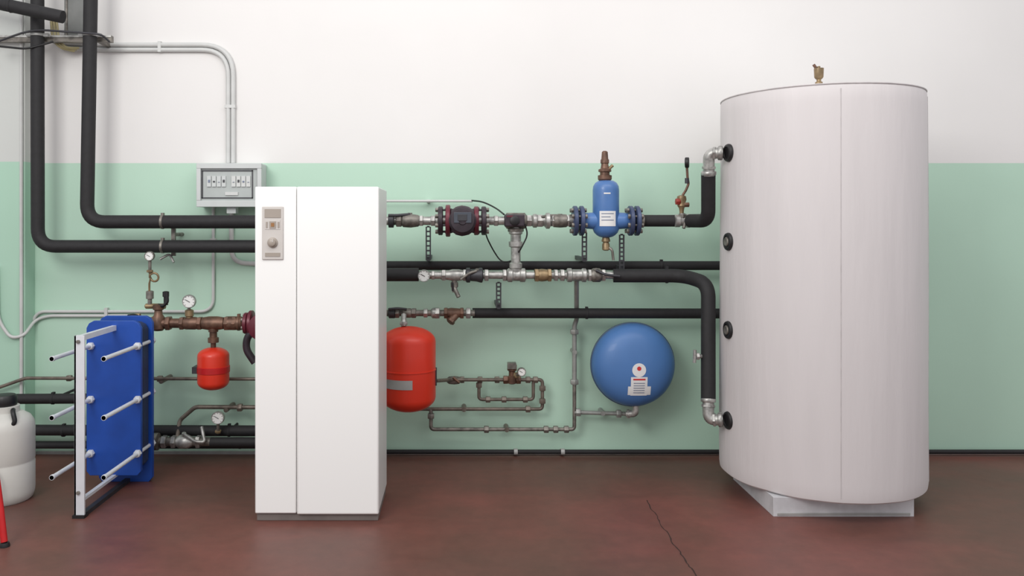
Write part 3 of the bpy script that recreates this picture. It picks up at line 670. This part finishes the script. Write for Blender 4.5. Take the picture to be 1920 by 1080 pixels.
bb=B(); vrun(bb,960,5.12,[(682,7),(684,9),(694,9),(696,6),(704,6),(706,9),(718,9),(720,5)],'bronze'); bb.pbox(952,681,968,692,5.08,.05,'dsteel'); bb.hexn(P(948,712,5.12),X,S(8,5.1),.03,'bronze'); bb.hexn(P(972,712,5.12),X,S(8,5.1),.03,'bronze'); bb.done('pressure_reducer',None,'brass pressure reducing valve on the thin pipe loop','valve')
d=4.98
lv=thing('steel_valve_group','steel valves and fittings on the low pipe behind the exchanger','valve',P(335,836,d))
bb=B(); hrun(bb,828,d,[(262,8),(395,8)],'dsteel'); hrun(bb,828,d,[(286,10),(288,16),(297,16),(299,10)],'dsteel'); hexes(bb,828,d,[(308,12,9),(326,12,8),(372,12,8)],'steel'); hrun(bb,828,d,[(330,8),(338,13),(352,13),(362,8)],'steel'); bb.done('valve_body',lv)
bb=B(); bb.cyl(P(345,828,d),P(345,812,d-.02),S(4,d),'steel'); bb.tube([P(345,814,d-.03),P(366,828,d-.06),P(384,829,d-.06),P(378,800,d-.03)],S(3,d),'steel',.02); bb.done('lever_handle',lv)
bb=B(); hrun(bb,829,d,[(395,9),(480,9),(560,9)],'foam'); bb.done('pipe_sleeve',lv)
bb=B(); bb.cyl(P(309,828,d),(P(309,828,d).x,W,P(309,828,d).z),.01,'strap'); bb.done('wall_arm',lv)

# ---------------- brackets ----------------
def strap(u,v0,v1,d,label='dark perforated steel strap bracket fixed to the wall'):
    e=thing('pipe_bracket',label,'bracket',P(u,v1,d))
    b=B(); w=S(5,d); p0=P(u,v0,d); p1=P(u,v1,d); y0=d; t=.012
    b.box((p0.x-w,y0,p1.z),(p0.x-w*.5,y0+t,p0.z),'strap'); b.box((p0.x+w*.5,y0,p1.z),(p0.x+w,y0+t,p0.z),'strap')
    n=int((v1-v0)/8)
    for k in range(n+1):
        z=p1.z+(p0.z-p1.z)*k/n; b.box((p0.x-w*.5,y0,z-.005),(p0.x+w*.5,y0+t,z+.005),'strap')
    b.done('perforated_strap',e)
    b=B(); z=p1.z; b.box((p0.x-w*.7,y0+t,z-.004),(p0.x+w*.7,W,z+.02),'strap'); b.done('wall_arm',e)
    return e
strap(803,425,488,4.86); strap(1096,436,489,4.9); strap(1166,440,505,4.9); strap(935,530,578,4.9)
def clamp(u,v,rp,d,label,ax=X,m='grime',back=W):
    b=B(); q=P(u,v,d); r=S(rp,d); ring(b,q,ax,r*1.08,S(5,d),m,24); b.cyl(q+Y*r,Vector((q.x,back,q.z)),S(2.5,d),m,10)
    if ax==X: b.box((q.x-.008,q.y-.012,q.z+r),(q.x+.008,q.y+.012,q.z+r*1.35),m)
    else: b.box((q.x+r,q.y-.012,q.z-.01),(q.x+r*1.7,q.y+.012,q.z+.01),m); b.box((q.x-r*1.7,q.y-.012,q.z-.01),(q.x-r,q.y+.012,q.z+.01),m)
    return b.done('pipe_clamp',None,label,'pipe clamp')
clamp(305,416,12.5,4.98,'grey steel clamp around the black pipe',m='dsteel'); clamp(305,462,12,5.0,'grey steel clamp around the lower black pipe',m='dsteel')
clamp(71,66,12,5.0,'pale steel clamp on the vertical black pipe',Z); clamp(169,66,12.5,4.98,'pale steel clamp on the vertical black pipe',Z)
clamp(1100,588,9.5,5.03,'dark clamp on the black pipe',m='foam'); clamp(1240,498,8.5,5.06,'dark clamp on the black pipe',m='foam'); clamp(120,808,10,5.05,'dark clamp on the low black pipe',m='foam'); clamp(430,808,10,5.05,'dark clamp on the low black pipe',m='foam');clamp(450,834,7,5.08,'dark clamp on the low black pipe',m='foam')
clamp(100,748,9.5,4.95,'dark clamp on the short black pipe',m='foam'); clamp(448,606,13,4.9,'bronze clamp on the bronze pipe',m='bronze'); clamp(1250,517,13,4.82,'dark clamp on the black pipe',m='foam')
clamp(20,11,12,4.86,'dark clamp on the slanting black pipe',m='foam',back=5.11)
for u,v in ((870,767),(950,805),(1077,660),(1130,774.5),(310,711),(430,764)):
    bb=B(); q=P(u,v,5.14); bb.cyl(q-Y*.015-(Y*.06 if u<500 else Y*0),Vector((q.x,W,q.z)),S(4.5,5.12),'copper' if u<1000 else 'gpipe',12); bb.done('pipe_clip',None,'small metal clip holding a thin pipe to the wall','clip')
bb=B(); q=P(318,416,5.0)
bb.box((q.x-.012,5.06,P(0,480,5.05).z),(q.x+.012,5.08,P(0,408,5.05).z),'dsteel'); bb.cyl((q.x,5.07,P(0,440,5.05).z),(q.x,W,P(0,440,5.05).z),.012,'dsteel'); bb.tube([P(300,486,5.04),P(318,476,5.06),P(326,492,5.04)],S(2.5,5),'steel',.02); bb.done('pipe_bracket',None,'upright steel bracket behind two black pipes','bracket')
st=thing('strut_rail','galvanised strut rail carrying the vertical black pipes','bracket',P(90,78,5.05))
bb=B(); bb.box((P(-60,0,5.02).x,5.045,P(0,78,5.04).z),(P(208,0,5.04).x,5.08,P(0,66,5.04).z),'dsteel'); bb.box((P(-60,0,5.02).x,5.038,P(0,70,5.04).z),(P(208,0,5.04).x,5.046,P(0,66,5.04).z),'steel'); bb.done('rail',st)
bb=B(); bb.tube([P(-10,80,4.94),P(60,55,4.94),P(190,64,4.93),P(205,78,5.0)],S(2,5),'strap',.1);bb.done('tie_rod',st)
bb=B(); bb.tube([P(-10,86,4.94),P(50,92,4.94),P(100,78,5.0)],S(2,5),'black',.05);bb.done('tie_rod',st)
bb=B()
bb.box((P(190,0,5.1).x-.012,5.08,P(0,78,5.04).z),(P(190,0,5.1).x+.012,W,P(0,66,5.04).z),'dsteel')
bb.done('wall_arm',st)
tr=thing('cable_trunking','grey metal cable trunking running up the wall','conduit',P(135,70,5.1))
bb=B(); bb.pbox(120,-40,156,74,5.13,.1,'trunk'); bb.done('trunking_body',tr,bevel=.004)
bb=B(); bb.pbox(123,-40,126,74,5.122,.01,'dsteel'); bb.done('trunking_lip',tr)
bb=B()
for k in range(3): bb.tube([P(96+k*5,40,5.10),P(98+k*6,72,5.10),P(112+k*5,90,5.11),P(140+k*4,96-k*3,5.16)],S(2.4,5),'cable',.08,10)
bb.done('cable_bundle',None,'beige cables bundled beside the metal trunking','cable')

# ---------------- canister, red stand ----------------
dcn=4.36
cn=thing('plastic_canister','white plastic canister with black screw lid on the floor','canister',(P(8,0,dcn).x,dcn,0))
a=Vector((P(8,0,dcn).x,dcn,0)); r=S(52,dcn)
bb=B(); bb.lathe(a,Z,[(r*.86,0),(r*.93,.01),(r*.99,.04),(r,.06),(r,.2),(r*.985,.205),(r*.985,.215),(r,.22),(r,.385),(r*.97,.42),(r*.85,.45),(r*.6,.475),(r*.5,.478),(r*.5,.51),(r*.42,.512)],'can',48); bb.done('canister_body',cn)
bb=B(); bb.lathe(a+Z*.512,Z,[(r*.4,0),(r*.42,.005),(r*.42,.045),(r*.36,.058),(r*.2,.062)],'black',24); bb.done('screw_lid',cn,'black screw lid')
bb=B(); bb.tube([a+Vector((.05,-.0,.49)),a+Vector((.09,-.08,.5)),a+Vector((.11,-.09,.44)),a+Vector((.08,-.09,.415))],.012,'black',.03); bb.done('carry_handle',cn,'black carry handle')
bb=B(); bb.tube([a+Vector((-.05,-.16,.26)),a+Vector((.06,-.17,.22)),a+Vector((.08,-.18,.1)),a+Vector((.03,-.19,.02)),a+Vector((-.1,-.2,.012))],.005,'cond',.06); bb.done('thin_hose',None,'thin pale hose hanging beside the canister','hose')
rs=thing('red_stand','red tubular stand leg with black rubber foot','stand',(P(8,0,3.72).x,3.72,0))
bb=B(); bb.tube([P(-90,420,3.85),P(-22,800,3.79),P(-3,920,3.75),P(8,1016,3.72)],S(6,3.72),'red2',.1); bb.tube([P(-100,958,3.75),P(2,952,3.745)],S(4,3.72),'red2'); bb.done('stand_frame',rs)
bb=B(); q=P(9,1016,3.72); bb.lathe((q.x,q.y,0),Z,[(.022,0),(.022,.008),(.018,.02)],'rubber'); bb.done('rubber_foot',rs)

# ---------------- camera & light ----------------
cam=bpy.data.cameras.new('camera'); co=bpy.data.objects.new('camera',cam); col.objects.link(co)
co.location=(0,0,H); co.rotation_euler=(math.radians(90),0,0)
cam.sensor_width=36; cam.lens=36*F/1920; cam.shift_x=(960-U0)/1920; cam.shift_y=-(540-V0)/1920
scene.camera=co
w=bpy.data.worlds.new('world'); scene.world=w; w.use_nodes=True
w.node_tree.nodes['Background'].inputs[0].default_value=(.97,.97,1,1); w.node_tree.nodes['Background'].inputs[1].default_value=.81
def area(name,loc,tgt,sx,sy,e,colr):
    l=bpy.data.lights.new(name,'AREA'); l.shape='RECTANGLE'; l.size=sx; l.size_y=sy; l.energy=e; l.color=colr
    o=bpy.data.objects.new(name,l); o.location=loc; o.rotation_euler=(Vector(tgt)-Vector(loc)).to_track_quat('-Z','Y').to_euler(); col.objects.link(o)
area('window_daylight',(-2.4,0.4,3.6),(.8,5.2,1.3),2.0,1.6,112,(1,.985,.955))
area('upper_wall_fill',(1.0,2.2,4.3),(1.0,4.9,1.9),5.0,1.4,66,(1,.98,.955))  # unseen fill light, added to brighten the top of the wall
scene.view_settings.view_transform='Standard'
scene.view_settings.look='None'
